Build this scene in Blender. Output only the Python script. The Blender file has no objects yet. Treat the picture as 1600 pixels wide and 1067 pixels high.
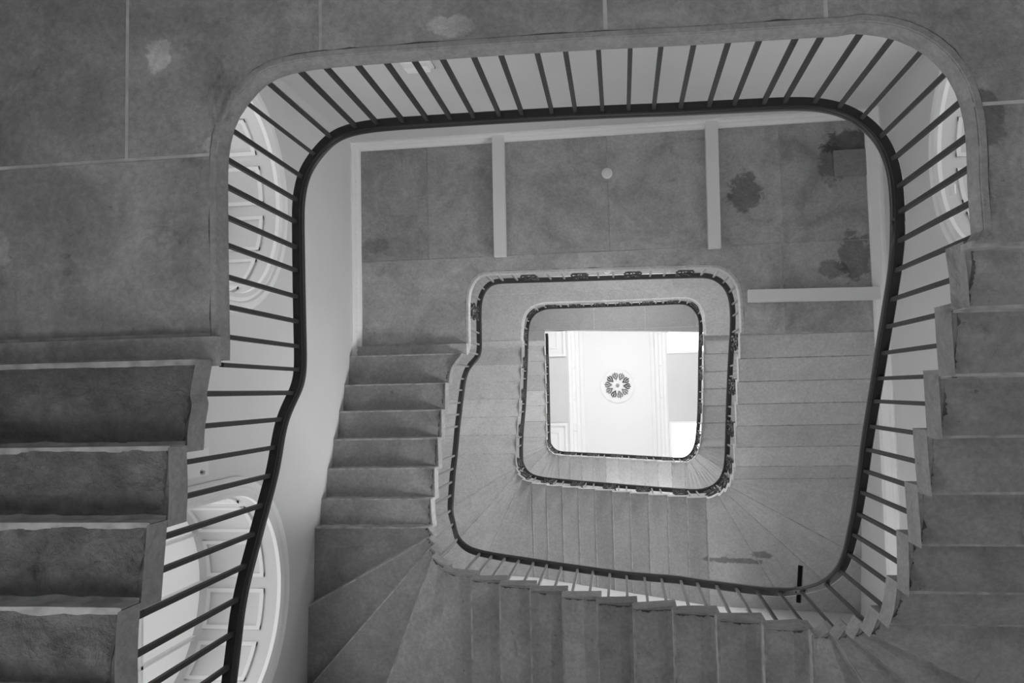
import bpy, bmesh, math, random
from mathutils import Vector, noise, Matrix
random.seed(7)
SC = bpy.context.scene
COL = SC.collection
# ------------------------------------------------------------------ camera
W, H, F = 1600.0, 1067.0, 1244.0
VX, VY = 970.0, 608.0                       # where upright lines meet in the picture
ROT = 0.022
def _n(v): return v.normalized()
# frame used while solving: right, down, forward
_up = _n(Vector((VX - W/2, VY - H/2, F)))
_ex = Vector((1, -math.tan(ROT), 0)); _ex = _n(_ex - _up * _ex.dot(_up))
_ey = _n(_up.cross(_ex))
def P(u, v, z):
    """plan position of the point of height z (above the eye) seen at u, v"""
    r = Vector((u - W/2, v - H/2, F))
    r = r * (z / r.dot(_up))
    return Vector((r.dot(_ex), r.dot(_ey)))
def proj(p):
    r = _ex*p[0] + _ey*p[1] + _up*p[2]
    return (W/2 + F*r.x/r.z, H/2 + F*r.y/r.z)
cam_d = bpy.data.cameras.new('camera'); cam = bpy.data.objects.new('camera', cam_d); COL.objects.link(cam)
cam_d.sensor_width = 36.0; cam_d.lens = 36.0*F/W; cam_d.clip_start = 0.05; cam_d.clip_end = 200
right = Vector((_ex.x, _ey.x, _up.x)); down = Vector((_ex.y, _ey.y, _up.y)); fwd = Vector((_ex.z, _ey.z, _up.z))
m = Matrix((( right.x, -down.x, -fwd.x, 0), (right.y, -down.y, -fwd.y, 0), (right.z, -down.z, -fwd.z, 0), (0, 0, 0, 1)))
cam.matrix_world = m
SC.camera = cam
SC.view_settings.view_transform = 'Standard'; SC.view_settings.look = 'None'
SC.view_settings.exposure = 0.0; SC.view_settings.gamma = 1.0
SC.view_settings.use_curve_mapping = False
# ------------------------------------------------------------------ building sizes (metres above the eye)
XW, XE, YN, YS = -3.10, 2.86, -3.00, 2.85      # faces of the four walls
GF = -1.45                                     # ground floor
ZL = [3.30, 9.10, 13.90, 18.00]                # undersides of the landings
TH = 0.10                                      # landing edge thickness
RAIL = 0.97                                    # rail above landing underside
ZC = 22.6
NR = 32
# ------------------------------------------------------------------ world and lights
wd = bpy.data.worlds.new('world'); SC.world = wd; wd.use_nodes = True
wd.node_tree.nodes['Background'].inputs[0].default_value = (1, 1, 1, 1)
wd.node_tree.nodes['Background'].inputs[1].default_value = 0.5
def area(name, loc, d, sx, sy, w):
    l = bpy.data.lights.new(name, 'AREA'); l.shape = 'RECTANGLE'; l.size = sx; l.size_y = sy; l.energy = w
    o = bpy.data.objects.new(name, l); COL.objects.link(o); o.location = loc
    o.rotation_euler = Vector(d).to_track_quat('-Z', 'Y').to_euler(); return o
# unseen lamps added on the walls to light the well: (name, centre, facing, width, height, watts)
UNSEEN_LAMPS = [('fill_light_ground', (0, YS-.03, .2), (0, -1, -.55), 1.4, 2.0, 165), ('unseen_light_east', (XE-.03, 2.22, 7.2), (-1, 0, .25), 1.1, 1.8, 182),
        ('fill_light_lower', (0, YS-.03, 4.4), (0, -1, 0), 1.6, 2.0, 3),
        ('fill_light_middle', (0, YN+.03, 11.0), (0, 1, .1), 1.8, 2.0, 258), ('fill_light_upper', (0, YS-.03, 15.4), (0, -1, .1), 1.8, 1.8, 52),
        ('fill_light_upper', (0, YN+.03, 15.8), (0, 1, .1), 1.8, 1.8, 235), ('fill_light_attic', (0, YS-.03, 20.4), (0, -1, .1), 3.5, 2.2, 85),
        ('fill_light_attic', (0, YN+.03, 20.4), (0, 1, .1), 3.5, 2.2, 214)]
UNSEEN_LAMPS.append(('fill_light_west', (XW+.03, 2.0, 1.5), (1, 0, .35), 1.2, 1.6, 60))  # added lamp out of view, lifts the right flight's undersides
for w_ in UNSEEN_LAMPS:
    a_ = area(*w_)
    if w_[0] == 'unseen_light_east': a_.data.spread = 2.1
area('daylight_arched_window', (XE+.60, -1.92, 5.3), (-1, 0, 0), 1.4, 2.4, 10)
area('daylight_arched_window', (XW-.65, -1.72, 5.2), (1, 0, 0), 1.4, 2.0, 19)
area('daylight_arched_window', (XW-.65, 1.66, 5.2), (1, 0, 0), 1.4, 2.0, 24)
# ------------------------------------------------------------------ materials
def newmat(name):
    mt = bpy.data.materials.new(name); mt.use_nodes = True
    nt = mt.node_tree; b = nt.nodes['Principled BSDF']; return mt, nt, b
def g(v): return (v, v, v, 1)
def plain(name, v, rough=0.6, spec=0.3, metal=0.0, emit=None, var=0.0, scale=6, bump=0.0):
    mt, nt, b = newmat(name)
    b.inputs['Base Color'].default_value = g(v); b.inputs['Roughness'].default_value = rough
    b.inputs['Specular IOR Level'].default_value = spec; b.inputs['Metallic'].default_value = metal
    if emit: b.inputs['Emission Color'].default_value = g(1); b.inputs['Emission Strength'].default_value = emit
    tc = nt.nodes.new('ShaderNodeTexCoord')
    nz = nt.nodes.new('ShaderNodeTexNoise'); nz.inputs['Scale'].default_value = scale; nz.inputs['Detail'].default_value = 5
    nt.links.new(tc.outputs['Object'], nz.inputs['Vector'])
    if var:
        mr = nt.nodes.new('ShaderNodeMapRange'); mr.inputs[1].default_value = .3; mr.inputs[2].default_value = .7
        mr.inputs[3].default_value = v*(1-var); mr.inputs[4].default_value = v*(1+var)
        nt.links.new(nz.outputs[0], mr.inputs[0]); nt.links.new(mr.outputs[0], b.inputs['Base Color'])
    if bump:
        bp = nt.nodes.new('ShaderNodeBump'); bp.inputs['Strength'].default_value = bump; bp.inputs['Distance'].default_value = .01
        nt.links.new(nz.outputs[0], bp.inputs['Height']); nt.links.new(bp.outputs[0], b.inputs['Normal'])
    return mt
def math_n(nt, op, a, b=None, c=None, clamp=False):
    n = nt.nodes.new('ShaderNodeMath'); n.operation = op; n.use_clamp = clamp
    for i, q in enumerate((a, b, c)):
        if q is None: continue
        if hasattr(q, 'is_output'): nt.links.new(q, n.inputs[i])
        else: n.inputs[i].default_value = q
    return n.outputs[0]
def stone(name, v, rough_bump=0.4, mottle=0.3, dirt=0.35, blobs=(), grain=1.0):
    """grey sandstone: broad mottling, fine grain, dark worn patches; blobs = (x, y, rx, ry, factor)"""
    mt, nt, b = newmat(name)
    geo = nt.nodes.new('ShaderNodeNewGeometry')
    pos = geo.outputs['Position']
    def nz(scale, det, rgh=.6, dist=0.0, off=0.0):
        mp = nt.nodes.new('ShaderNodeMapping'); mp.inputs['Location'].default_value = (off, off*.7, off*1.3)
        nt.links.new(pos, mp.inputs['Vector'])
        n = nt.nodes.new('ShaderNodeTexNoise'); n.inputs['Scale'].default_value = scale; n.inputs['Detail'].default_value = det
        n.inputs['Roughness'].default_value = rgh; n.inputs['Distortion'].default_value = dist
        nt.links.new(mp.outputs[0], n.inputs['Vector']); return n.outputs[0]
    def rng(x, a, c, lo, hi):
        mr = nt.nodes.new('ShaderNodeMapRange'); mr.inputs[1].default_value = a; mr.inputs[2].default_value = c
        mr.inputs[3].default_value = lo; mr.inputs[4].default_value = hi; nt.links.new(x, mr.inputs[0]); return mr.outputs[0]
    big = rng(nz(1.7, 5, .6, 1.2), .32, .68, 1-mottle, 1+mottle)
    mid = rng(nz(6, 8, .75, .5, 3), .3, .7, 1-mottle*.8, 1+mottle*.8)
    fine = rng(nz(34, 6, .7, .4, 9), .3, .7, 1-.17*grain, 1+.17*grain)
    drt = rng(nz(2.6, 7, .72, 1.0, 17), .60, .72, 1.0, 1-dirt)
    sp = rng(nz(24, 3, .6, .2, 23), .70, .76, 1.0, 1-dirt)
    oi = nt.nodes.new('ShaderNodeObjectInfo')
    tone = nt.nodes.new('ShaderNodeSeparateColor'); nt.links.new(oi.outputs['Color'], tone.inputs[0])
    x = math_n(nt, 'MULTIPLY', big, mid); x = math_n(nt, 'MULTIPLY', x, fine); x = math_n(nt, 'MULTIPLY', x, drt)
    x = math_n(nt, 'MULTIPLY', x, sp); x = math_n(nt, 'MULTIPLY', x, tone.outputs[0])
    if blobs:
        sx = nt.nodes.new('ShaderNodeSeparateXYZ'); nt.links.new(pos, sx.inputs[0])
        ed = nz(9, 6, .7, .4, 5)
        for (bx, by, rx, ry, fac) in blobs:
            dx = math_n(nt, 'DIVIDE', math_n(nt, 'SUBTRACT', sx.outputs[0], bx), rx)
            dy = math_n(nt, 'DIVIDE', math_n(nt, 'SUBTRACT', sx.outputs[1], by), ry)
            d = math_n(nt, 'SQRT', math_n(nt, 'ADD', math_n(nt, 'MULTIPLY', dx, dx), math_n(nt, 'MULTIPLY', dy, dy)))
            d = math_n(nt, 'ADD', d, math_n(nt, 'MULTIPLY', math_n(nt, 'SUBTRACT', ed, .5), 2.2))
            x = math_n(nt, 'MULTIPLY', x, rng(d, .8, 1.05, fac, 1.0))
    x = math_n(nt, 'MULTIPLY', x, v)
    nt.links.new(x, b.inputs['Base Color'])
    b.inputs['Roughness'].default_value = .85; b.inputs['Specular IOR Level'].default_value = .15
    hh = math_n(nt, 'ADD', math_n(nt, 'MULTIPLY', nz(10, 7, .7, .5, 31), 1.0), math_n(nt, 'MULTIPLY', nz(70, 4, .7, 0, 41), .25*grain))
    bp = nt.nodes.new('ShaderNodeBump'); bp.inputs['Strength'].default_value = rough_bump; bp.inputs['Distance'].default_value = .02
    nt.links.new(hh, bp.inputs['Height']); nt.links.new(bp.outputs[0], b.inputs['Normal'])
    return mt
def bl(u, v, ru, rv, z, fac):
    c = P(u, v, z); s = z/F; return (c.x, c.y, ru*s, rv*s, fac)
Z1, Z2 = ZL[0], ZL[1]
M = {}
M['stone_low'] = stone('lower_stone', .345, .6, .24, .4, blobs=[
    bl(248, 85, 24, 32, Z1, 1.55), bl(700, 40, 38, 18, Z1, 1.5), bl(1535, 190, 30, 45, Z1, .6), bl(1535, 290, 16, 70, Z1, .75),
    bl(0, 385, 22, 34, Z1, 1.35), bl(335, 226, 22, 14, Z1, 1.35), bl(1410, 30, 120, 14, Z1, .9), bl(102, 400, 14, 6, Z1, .8), bl(104, 425, 10, 9, Z1, .85)])
M['stone_rough'] = stone('rough_hewn_stone', .205, 1.6, .3, .5)
M['stone_step'] = stone('step_stone', .31, .45, .16, .45)
M['stone_land'] = stone('landing_stone', .39, .3, .2, .35, blobs=[
    bl(1165, 300, 26, 30, Z2, .5), bl(1325, 222, 36, 20, Z2, .45), bl(1300, 255, 18, 34, Z2, .6), bl(1335, 400, 26, 36, Z2, .55),
    bl(585, 385, 26, 14, Z2, .75), bl(1305, 420, 24, 14, Z2, .6)])
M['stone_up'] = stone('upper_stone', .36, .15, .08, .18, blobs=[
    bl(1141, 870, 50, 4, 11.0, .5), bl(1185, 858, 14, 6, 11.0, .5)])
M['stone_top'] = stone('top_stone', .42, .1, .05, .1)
M['edge_low'] = stone('dressed_edge_stone', .34, .5, .16, .4)
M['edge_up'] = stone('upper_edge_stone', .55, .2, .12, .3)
M['mortar_bright'] = plain('bright_mortar', .50, .9, .1, var=.25, scale=9)
M['grime'] = plain('black_grime', .11, .95, .05, var=.4, scale=30)
M['mortar'] = plain('pale_mortar', .38, .9, .1, var=.25, scale=14, bump=.5)
M['mortar_line'] = plain('grey_mortar', .40, .9, .1, var=.3, scale=14, bump=.5)
M['wall'] = plain('painted_plaster', .66, .75, .2, var=.03, scale=1.2, bump=.05)
M['white'] = plain('white_paint', .88, .5, .3, var=.02, scale=5)
M['panel'] = plain('cream_joinery_paint', .78, .45, .3)
M['iron'] = plain('dark_iron_paint', .045, .55, .35, bump=.2, scale=40)
M['iron_light'] = plain('worn_grey_iron', .16, .40, .5, bump=.2, scale=40)
M['wood'] = plain('polished_dark_rail', .03, .34, .5)
M['floor'] = plain('ground_floor_stone', .38, .8, .2, var=.2, scale=3)
M['ceil'] = plain('ceiling_paint', .85, .7, .2)
M['plastic'] = plain('white_plastic', .9, .4, .4)
M['chrome'] = plain('bright_metal', .6, .15, .5, metal=1.0)
M['sky_glass'] = plain('daylit_roof_glass', .8, .2, .3, emit=2.2)
# ------------------------------------------------------------------ helpers
def mesh_obj(name, verts, faces, mat, parent=None, smooth=False):
    me = bpy.data.meshes.new(name); me.from_pydata([tuple(v) for v in verts], [], faces)
    bm = bmesh.new(); bm.from_mesh(me); bmesh.ops.recalc_face_normals(bm, faces=bm.faces); bm.to_mesh(me); bm.free()
    me.materials.append(mat)
    if smooth:
        for p in me.polygons: p.use_smooth = True
    o = bpy.data.objects.new(name, me); COL.objects.link(o)
    if parent is not None:
        o.parent = parent
        o.matrix_parent_inverse = Matrix.Translation(-Vector(parent.location))
    return o
def thing(name, label, cat, loc=(0, 0, 0), group=None):
    o = bpy.data.objects.new(name, None); COL.objects.link(o); o.location = loc; o.empty_display_size = .2
    o['label'] = label; o['category'] = cat
    if group: o['group'] = group
    return o
def tag(o, label, cat, group=None):
    o['label'] = label; o['category'] = cat
    if group: o['group'] = group
    return o
def struct(o): o['kind'] = 'structure'; return o
class MB:
    def __init__(s): s.v = []; s.f = []
    def add(s, vs, fs):
        n = len(s.v); s.v += [tuple(q) for q in vs]; s.f += [tuple(i+n for i in f) for f in fs]
    def box(s, a, b):
        x0, y0, z0 = a; x1, y1, z1 = b
        s.add([(x0,y0,z0),(x1,y0,z0),(x1,y1,z0),(x0,y1,z0),(x0,y0,z1),(x1,y0,z1),(x1,y1,z1),(x0,y1,z1)],
              [(0,3,2,1),(4,5,6,7),(0,1,5,4),(1,2,6,5),(2,3,7,6),(3,0,4,7)])
    def prism(s, poly, z0, z1):
        n = len(poly)
        s.add([(p[0], p[1], z0) for p in poly] + [(p[0], p[1], z1) for p in poly],
              [tuple(range(n-1, -1, -1)), tuple(range(n, 2*n))] + [(i, (i+1) % n, n+(i+1) % n, n+i) for i in range(n)])
    def grid(s, rows, closed=False):
        nr, nc = len(rows), len(rows[0]); vs = [q for r in rows for q in r]; fs = []
        for i in range(nr-1):
            for j in range(nc if closed else nc-1):
                k = (j+1) % nc; fs.append((i*nc+j, i*nc+k, (i+1)*nc+k, (i+1)*nc+j))
        if closed: fs += [tuple(range(nc-1, -1, -1)), tuple((nr-1)*nc+j for j in range(nc))]
        s.add(vs, fs)
    def tube(s, pts, r, n=8):
        rows = []
        for i, p in enumerate(pts):
            p = Vector(p); a = Vector(pts[max(0, i-1)]); b = Vector(pts[min(len(pts)-1, i+1)])
            t = (b-a).normalized(); u = t.orthogonal().normalized() if i == 0 else (u - t*u.dot(t)).normalized()
            w = t.cross(u); rr = r[i] if isinstance(r, (list, tuple)) else r
            rows.append([p + (u*math.cos(2*math.pi*k/n) + w*math.sin(2*math.pi*k/n))*rr for k in range(n)])
        s.grid(rows, True)
    def build(s, name, mat, parent=None, smooth=False): return mesh_obj(name, s.v, s.f, mat, parent, smooth)
# ------------------------------------------------------------------ the spiral: handrail seen in the picture -> plan + height
R0 = [(356,1067,27.05),(373,936,28.2),(399,833,29.25),(424,739,30.25),(432,694,30.78),(440,655,31.25),(456,619,31.8),(462,608,32)]
L1 = [(464,602),(467,590),(468.5,576),(468,540),(467,501),(465.5,424),(464.5,350),(465,315),(471,278),(480,258),(492,242),(505,226),(522,211),(540,203.5),(560,199),(587.6,195),
      (629.7,191.5),(741.8,184.5),(862.7,177.6),(980,172.5),(1061,169.5),(1108,167),(1190,163),(1235,161),(1271,161.5),(1308,167.5),(1329,175.5),(1345,185),(1362,198),(1376.4,214),(1387,232),(1394,250.5),(1399,270),(1402,294),(1404,333),(1403.5,371)]
R1 = [(1403,385,0.15),(1399,424,0.75),(1392,468,1.45),(1385,511,None),(1378,552,None),(1372,591,None),(1366,627,None),(1359.6,666,None),(1354,702,None),(1350,735,None),
      (1345,768,None),(1339.6,801.6,None),(1332.6,834,6.6),(1325.6,864.7,7.1),(1313,892.7,7.6),(1290,912,8.6),(1270,919.5,9.6),(1252,923,10.6),(1235,925,11.4),(1217,925.5,12),(1182,923,None),(1150,919,None),
      (1119,914.8,None),(1089,910.5,None),(1059,906,None),(1020,903,None),(979.7,899.5,None),(953,896,None),(927,892.5,None),(902.6,889,None),(878,885.5,None),(855,882,None),(834,878.7,None),(811.5,875,None),
      (790,872,None),(769.4,868.5,21),(750,864.5,21.4),(731,858,21.9),(715,843,22.6),(708,819,24.6),(703.5,797,26.1),(704.6,773.6,None),(706,752.6,None),(708,731.5,None),(710.5,710.5,None),
      (714.5,667,None),(717,647.6,None),(719,629,None),(721.7,609.6,None),(724.3,592,31.2),(731.5,573,31.8),(741,563,32)]
L2 = [(747,557),(748.8,548),(748.8,538),(748.5,520),(748,490),(749.5,469),(756,452.5),(764,444),(772,440),(787,438.7),(808,438),(862,436.5),(958,433.5),(1036,431.4),(1093,430),(1106,430.8),(1114,432.5),(1122,436),(1130,442),(1136,449),(1140,457),(1143.5,470),(1145,485),(1145.3,500)]
R2 = [(1145,512,0.5),(1144,532,1),(1142.5,552,None),(1140,600,None),(1138,655,None),(1137,690,6),(1136,718,7),(1133,736,8),(1126,751,9.4),(1114,761.5,10.8),(1102,766,11.6),(1093,767.5,12),
      (1060,766.3,None),(980,760.3,None),(948.5,757.6,None),(912.5,754.7,None),(874,751.2,None),(850,748.5,21.6),(838,746,22.2),(829,742.5,22.8),(822,736.5,23.5),(817,728,24.5),(814.6,717,25.5),(814.2,701,26),(815.5,671,None),(818.8,632,None),(821.4,579,None),(822.6,548,32)]
L3 = [(823,527.5),(824.5,508),(827,499),(831,493),(836,488),(842.5,484),(850,481.5),(858,480),(895,478.8),(955,476.8),(1012,474.7),(1057,472.8),(1067,472.8),(1075,474.5),(1082,478.5),(1088,485),(1092,492),(1094.5,500),(1095,514)]
R3 = [(1094.5,530,1),(1094,560,None),(1092.6,640,None),(1090,680,7),(1088,693,8),(1085,702,9),(1080,710,10),(1073,715,11),(1064,717.5,12),(1021.5,715.4,None),(961,711.8,None),(900.5,708.8,None),(878,707.5,22),(870,705.5,22.8),(864,701,23.6),
      (860,695,24.6),(858,687,25.6),(857,631,None),(855.7,570.5,None),(854.8,545,32)]
L4 = [(854.5,526),(854.0,521)]
def resolve(pts, z0, h):
    """fill missing indices by plan length, return list of (x, y, zrail, index)"""
    pts = [list(p) for p in pts]
    known = [i for i, p in enumerate(pts) if p[2] is not None]
    cur = [p[2] for p in pts]
    for a, b in zip(known, known[1:]):
        for i in range(a+1, b): cur[i] = pts[a][2] + (pts[b][2]-pts[a][2])*(i-a)/(b-a)
    for it in range(8):
        xy = [P(p[0], p[1], z0 + h*c) for p, c in zip(pts, cur)]
        for a, b in zip(known, known[1:]):
            d = [0]
            for i in range(a+1, b+1): d.append(d[-1] + (xy[i]-xy[i-1]).length)
            for i in range(a+1, b): cur[i] = pts[a][2] + (pts[b][2]-pts[a][2])*d[i-a]/d[-1]
    return [(q.x, q.y, z0 + h*c, c) for q, c in zip(xy, cur)]
RZ = [z + RAIL for z in ZL]
h01 = .14; h12 = (ZL[1]-ZL[0])/NR; h23 = (ZL[2]-ZL[1])/NR; h34 = (ZL[3]-ZL[2])/NR
def flat(pts, z): return [(P(u, v, z).x, P(u, v, z).y, z, None) for u, v in pts]
S0 = resolve(R0, RZ[0]-32*h01, h01)
e0, e1 = Vector(S0[1][:3]), Vector(S0[0][:3]); dd = (e1-e0)
S0 = [tuple(e1 + dd*3.2) + (27.05-1.15*3.2,)] + S0
A1 = flat(L1, RZ[0]); S1 = resolve(R1, RZ[0], h12); A2 = flat(L2, RZ[1]); S2 = resolve(R2, RZ[1], h23)
A3 = flat(L3, RZ[2]); S3 = resolve(R3, RZ[2], h34); A4 = flat(L4, RZ[3])
def smooth_path(pts, step=.02):
    """Catmull-Rom through 3D points (keeps index channel), resampled evenly then lightly smoothed"""
    q = [Vector((p[0], p[1], p[2], p[3])) for p in pts]
    out = []
    for i in range(len(q)-1):
        a, b, c, d = q[max(i-1, 0)], q[i], q[i+1], q[min(i+2, len(q)-1)]
        n = max(2, int((Vector(c[:3])-Vector(b[:3])).length/step))
        for k in range(n):
            t = k/n
            out.append(.5*((2*b) + (c-a)*t + (2*a-5*b+4*c-d)*t*t + (3*b-a-3*c+d)*t**3))
    out.append(q[-1])
    for _ in range(12):
        out = [out[0]] + [(out[i-1]+out[i]*2+out[i+1])/4 for i in range(1, len(out)-1)] + [out[-1]]
    return out
def chain(*parts):
    """global index: landing k adds 0 change; store cumulative index 32*n"""
    res = []
    for seg, base, kind in parts:
        for p in seg: res.append((p[0], p[1], p[2], (base + p[3]) if p[3] is not None else base))
    return res
G = smooth_path(chain((S0, -32, 'r'), (A1, 0, 'l'), (S1, 0, 'r'), (A2, 32, 'l'), (S2, 32, 'r'), (A3, 64, 'l'), (S3, 64, 'r'), (A4, 96, 'l')))
NG = len(G)
def tangent(i):
    a, b = G[max(0, i-2)], G[min(NG-1, i+2)]
    return Vector((b[0]-a[0], b[1]-a[1])).normalized()
def inward(i):                      # unit vector toward the open well (path runs clockwise seen in the picture)
    t = tangent(i); return Vector((-t.y, t.x))
# orientation check: at the top of ring the well lies toward +y
_i = min(range(NG), key=lambda i: (G[i][0]**2 + (G[i][2]-RZ[0])**2*4 + (0 if G[i][1] < 0 else 99)))
SGN = 1 if inward(_i).y > 0 else -1
def inn(i): return inward(i)*SGN
def edge(i):                        # how far the stone runs past the baluster line
    x, y, z, c = G[i]
    if c < -.25: return .05
    if c < .95: return .028 if x < 1 else .016
    if c < 12: return .075 - .004*c
    return .05 if c < 64 else .04
INNER = [Vector((G[i][0], G[i][1])) + inn(i)*edge(i) for i in range(NG)]
_c0 = max(i for i in range(NG) if G[i][3] <= .02)
for i in range(_c0+1, NG):          # the landing edge runs straight on to its first riser
    if G[i][3] >= .95: break
    INNER[i] = Vector((INNER[_c0].x + .018*(INNER[i].y-INNER[_c0].y), INNER[i].y))
def idx_at(c):                      # first sample whose cumulative index reaches c
    lo = min(range(NG), key=lambda i: abs(G[i][3]-c)); return lo
def inner_at(c):
    for i in range(NG-1):
        a, b = G[i][3], G[i+1][3]
        if a <= c < b and b > a:
            return INNER[i].lerp(INNER[i+1], (c-a)/(b-a))
    return INNER[-1] if c >= G[-1][3] else INNER[0]
def inner_before(c):                # same, but arriving from the flight below (for the top riser of a flight)
    for i in range(NG-1):
        a, b = G[i][3], G[i+1][3]
        if a < c <= b: return INNER[i].lerp(INNER[i+1], (c-a)/(b-a))
    return INNER[0]
def outer_at(c):
    p = _outer(c); return Vector((min(max(p.x, XW+.002), XE-.002), min(p.y, YS-.002)))
def _outer(c):
    base = math.floor(c/NR)*NR; k = c-base
    def I(q): return inner_at(base+q)
    y8, x12, x22, y26 = I(8).y, I(12).x, I(22).x, I(26).y
    key = {8: (XE, y8), 9: (XE, 2.12), 10: (XE, YS), 11: (2.02, YS), 12: (x12, YS), 22: (x22, YS), 23: (-2.29, YS), 24: (XW, YS), 25: (XW, 2.05), 26: (XW, y26)}
    if k <= 8: return Vector((XE, I(k).y))
    if 12 <= k <= 22: return Vector((I(k).x, YS))
    if k >= 26: return Vector((XW, inner_before(c).y if k > 31.99 else I(k).y))
    a = math.floor(k); t = k-a; A = Vector(key[a]); B = Vector(key.get(a+1, key[a]))
    return A.lerp(B, t)
# ------------------------------------------------------------------ stone steps
def step_mesh(n, k, h, zb, rough, sculpt, S, T, back=1.0, seed=0):
    base = NR*n; mb = MB(); nos = .03
    c0 = base+k; i0 = inner_at(c0); i1 = inner_before(c0+1) if k == NR-1 else inner_at(c0+1)
    o0 = outer_at(c0) if k < NR else Vector((XW, i0.y))
    o1 = Vector((XW, i1.y)) if k >= NR-1 else outer_at(c0+1)
    di = (i1-i0).normalized(); do = (o1-o0).normalized()
    def pin(t):
        if t < 0: return i0 - di*nos
        if t <= 0: return i0
        if t >= 1: return i1
        return inner_at(c0+t)
    def pout(t):
        if t < 0: return o0 - do*nos
        return o0.lerp(o1, min(t, 1))
    ts = [-1] + T; L = (o0-i0).length
    ss = [0, .008/L, .022/L] + S
    rows_b, rows_t = [], []
    for s in ss:
        rb, rt = [], []
        for t in ts:
            p = pin(t).lerp(pout(t), s); f = 0 if s == 0 else (.7 if s < .02/L else 1)
            tt = max(t, 0)
            z = zb + f*sculpt*h*((.10*tt if tt < .35 else .035 + (tt-.35)*.86) if n < 1 else tt)
            if rough and 0 < tt and f:
                q = Vector((p.x*2.3, p.y*2.3, seed*3.1)); q2 = Vector((p.x*9, p.y*9, seed*1.7))
                z += rough*f*(1-.75*tt**5)*(abs(noise.noise(q))*1.2 + .5*noise.noise(q2)*(1 if f == 1 else .3))
            zz_ = min(z, zb+h*.9); rb.append((p.x, p.y, zz_)); rt.append((p.x, p.y, zb+h-.0015))
        rows_b.append(rb); rows_t.append(rt)
    R, Cn = len(ss), len(ts)
    vs = [q for r in rows_b for q in r] + [q for r in rows_t for q in r]; o = R*Cn; fs = []
    for i in range(R-1):
        for j in range(Cn-1):
            a = i*Cn+j; fs.append((a, a+1, a+Cn+1, a+Cn)); fs.append((o+a, o+a+Cn, o+a+Cn+1, o+a+1))
    for j in range(Cn-1):
        fs.append((j, o+j, o+j+1, j+1)); a = (R-1)*Cn+j; fs.append((a, a+1, o+a+1, o+a))
    for i in range(R-1):
        a = i*Cn; fs.append((a, a+Cn, o+a+Cn, o+a)); a = i*Cn+Cn-1; fs.append((a, o+a, o+a+Cn, a+Cn))
    mb.add(vs, fs)
    # mortar left along the back joint
    mj = None
    if sculpt > 0:
        mj = MB(); rows = []
        zu = zb + h
        for i, s in enumerate(ss[1:]):
            p = i1.lerp(o1, s); zz = rows_b[i+1][-1][2]; d = di.lerp(do, s).normalized()
            w = (.010 + .010*rough*30*abs(noise.noise(Vector((s*9, seed*2.2, 1))))) if rough else .006
            if rough > .02: w += .005
            e = .004
            rows.append([(p.x-d.x*w*1.2, p.y-d.y*w*1.2, zz-e+.001), (p.x+d.x*e, p.y+d.y*e, zz-e), (p.x+d.x*e, p.y+d.y*e, zu-e), (p.x+d.x*w, p.y+d.y*w, zu-.003), (p.x+d.x*w, p.y+d.y*w, zu+.01), (p.x-d.x*.01, p.y-d.y*.01, zu+.01), (p.x-d.x*w*1.2, p.y-d.y*w*1.2, zz+.01)])
        mj.grid(rows, True)
    gm = None
    if n <= 0:
        gm = MB(); NT = 22; a_, b_ = [], []
        for j in range(NT+1):
            t = .04+.9*j/NT; f_ = (len(T)-1)*t
            j0 = min(max([q for q in range(len(T)) if T[q] <= t]), len(T)-2); w_ = (t-T[j0])/(T[j0+1]-T[j0])
            zu_ = rows_b[2][j0+1][2]*(1-w_)+rows_b[2][j0+2][2]*w_
            nn = noise.noise(Vector((t*4.5, seed*5.3, 2)))+.5*noise.noise(Vector((t*19, seed*2.3, 7)))
            wd_ = max(0, .004+.026*nn); p0, p1 = pin(t), pout(t); d_ = (p1-p0).normalized()
            q0 = p0+d_*.023; q1 = p0+d_*(.024+wd_)
            zn_ = rows_b[3][j0+1][2]*(1-w_)+rows_b[3][j0+2][2]*w_ if len(rows_b) > 3 else zu_
            sp_ = max(1e-6, (ss[3]*L-.022)); z1_ = zu_+(zn_-zu_)*min(1, (.002+wd_)/sp_)
            a_.append((q0.x, q0.y, zu_-.003)); b_.append((q1.x, q1.y, z1_-.003))
        gm.grid([a_, b_])
    return mb, mj, gm
LOWS = [i/26 for i in range(2, 27)]; MIDS = [i/14 for i in range(2, 15)]; FEW = [.1, .5, 1.0]
T_FULL = [0, .12, .25, .38, .5, .62, .75, .88, 1.0]; T_MID = [0, .25, .5, .75, 1.0]
def flight(n, k0, k1, h, label, mats, rough, sculpt, S, T, tones=None, group=None):
    """flight of stone steps k0..k1 of storey n"""
    zl = ZL[n] if n >= 0 else ZL[0]-NR*h
    i = inner_at(NR*n+k0)
    t = thing('stone_staircase', label, 'stairs', (i.x, i.y, zl+TH+(k0-1)*h), group)
    for k in range(k0, k1+1):
        zb = zl + TH + (k-1)*h
        mb, mj, gm = step_mesh(n, k, h, zb, rough, sculpt, S, T, seed=k+50*n)
        s = mb.build('step', mats[0], t); v = 1+random.uniform(-.12, .12)
        if tones and k in tones: v = tones[k]
        s.color = (v, v, v, 1)
        if n < 0:               # the dressed end face is paler than the rough underside
            s.data.materials.append(M['edge_low']); nc = len(T)+1; nr = len(S)+3; b0_ = (nr-1)*(nc-1)*2
            for j in range(nc-1): s.data.polygons[b0_+2*j].material_index = 1
        if mj: mj.build('mortar_joint', mats[1], s)
        if gm: gm.build('grime_mark', M['grime'], s)
    return t
flight(-1, 23, 31, h01, 'rough-hewn stone flight climbing along the wall at the lower left, nearest the camera', (M['stone_rough'], M['mortar']), .045, .55, LOWS, T_FULL)
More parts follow.
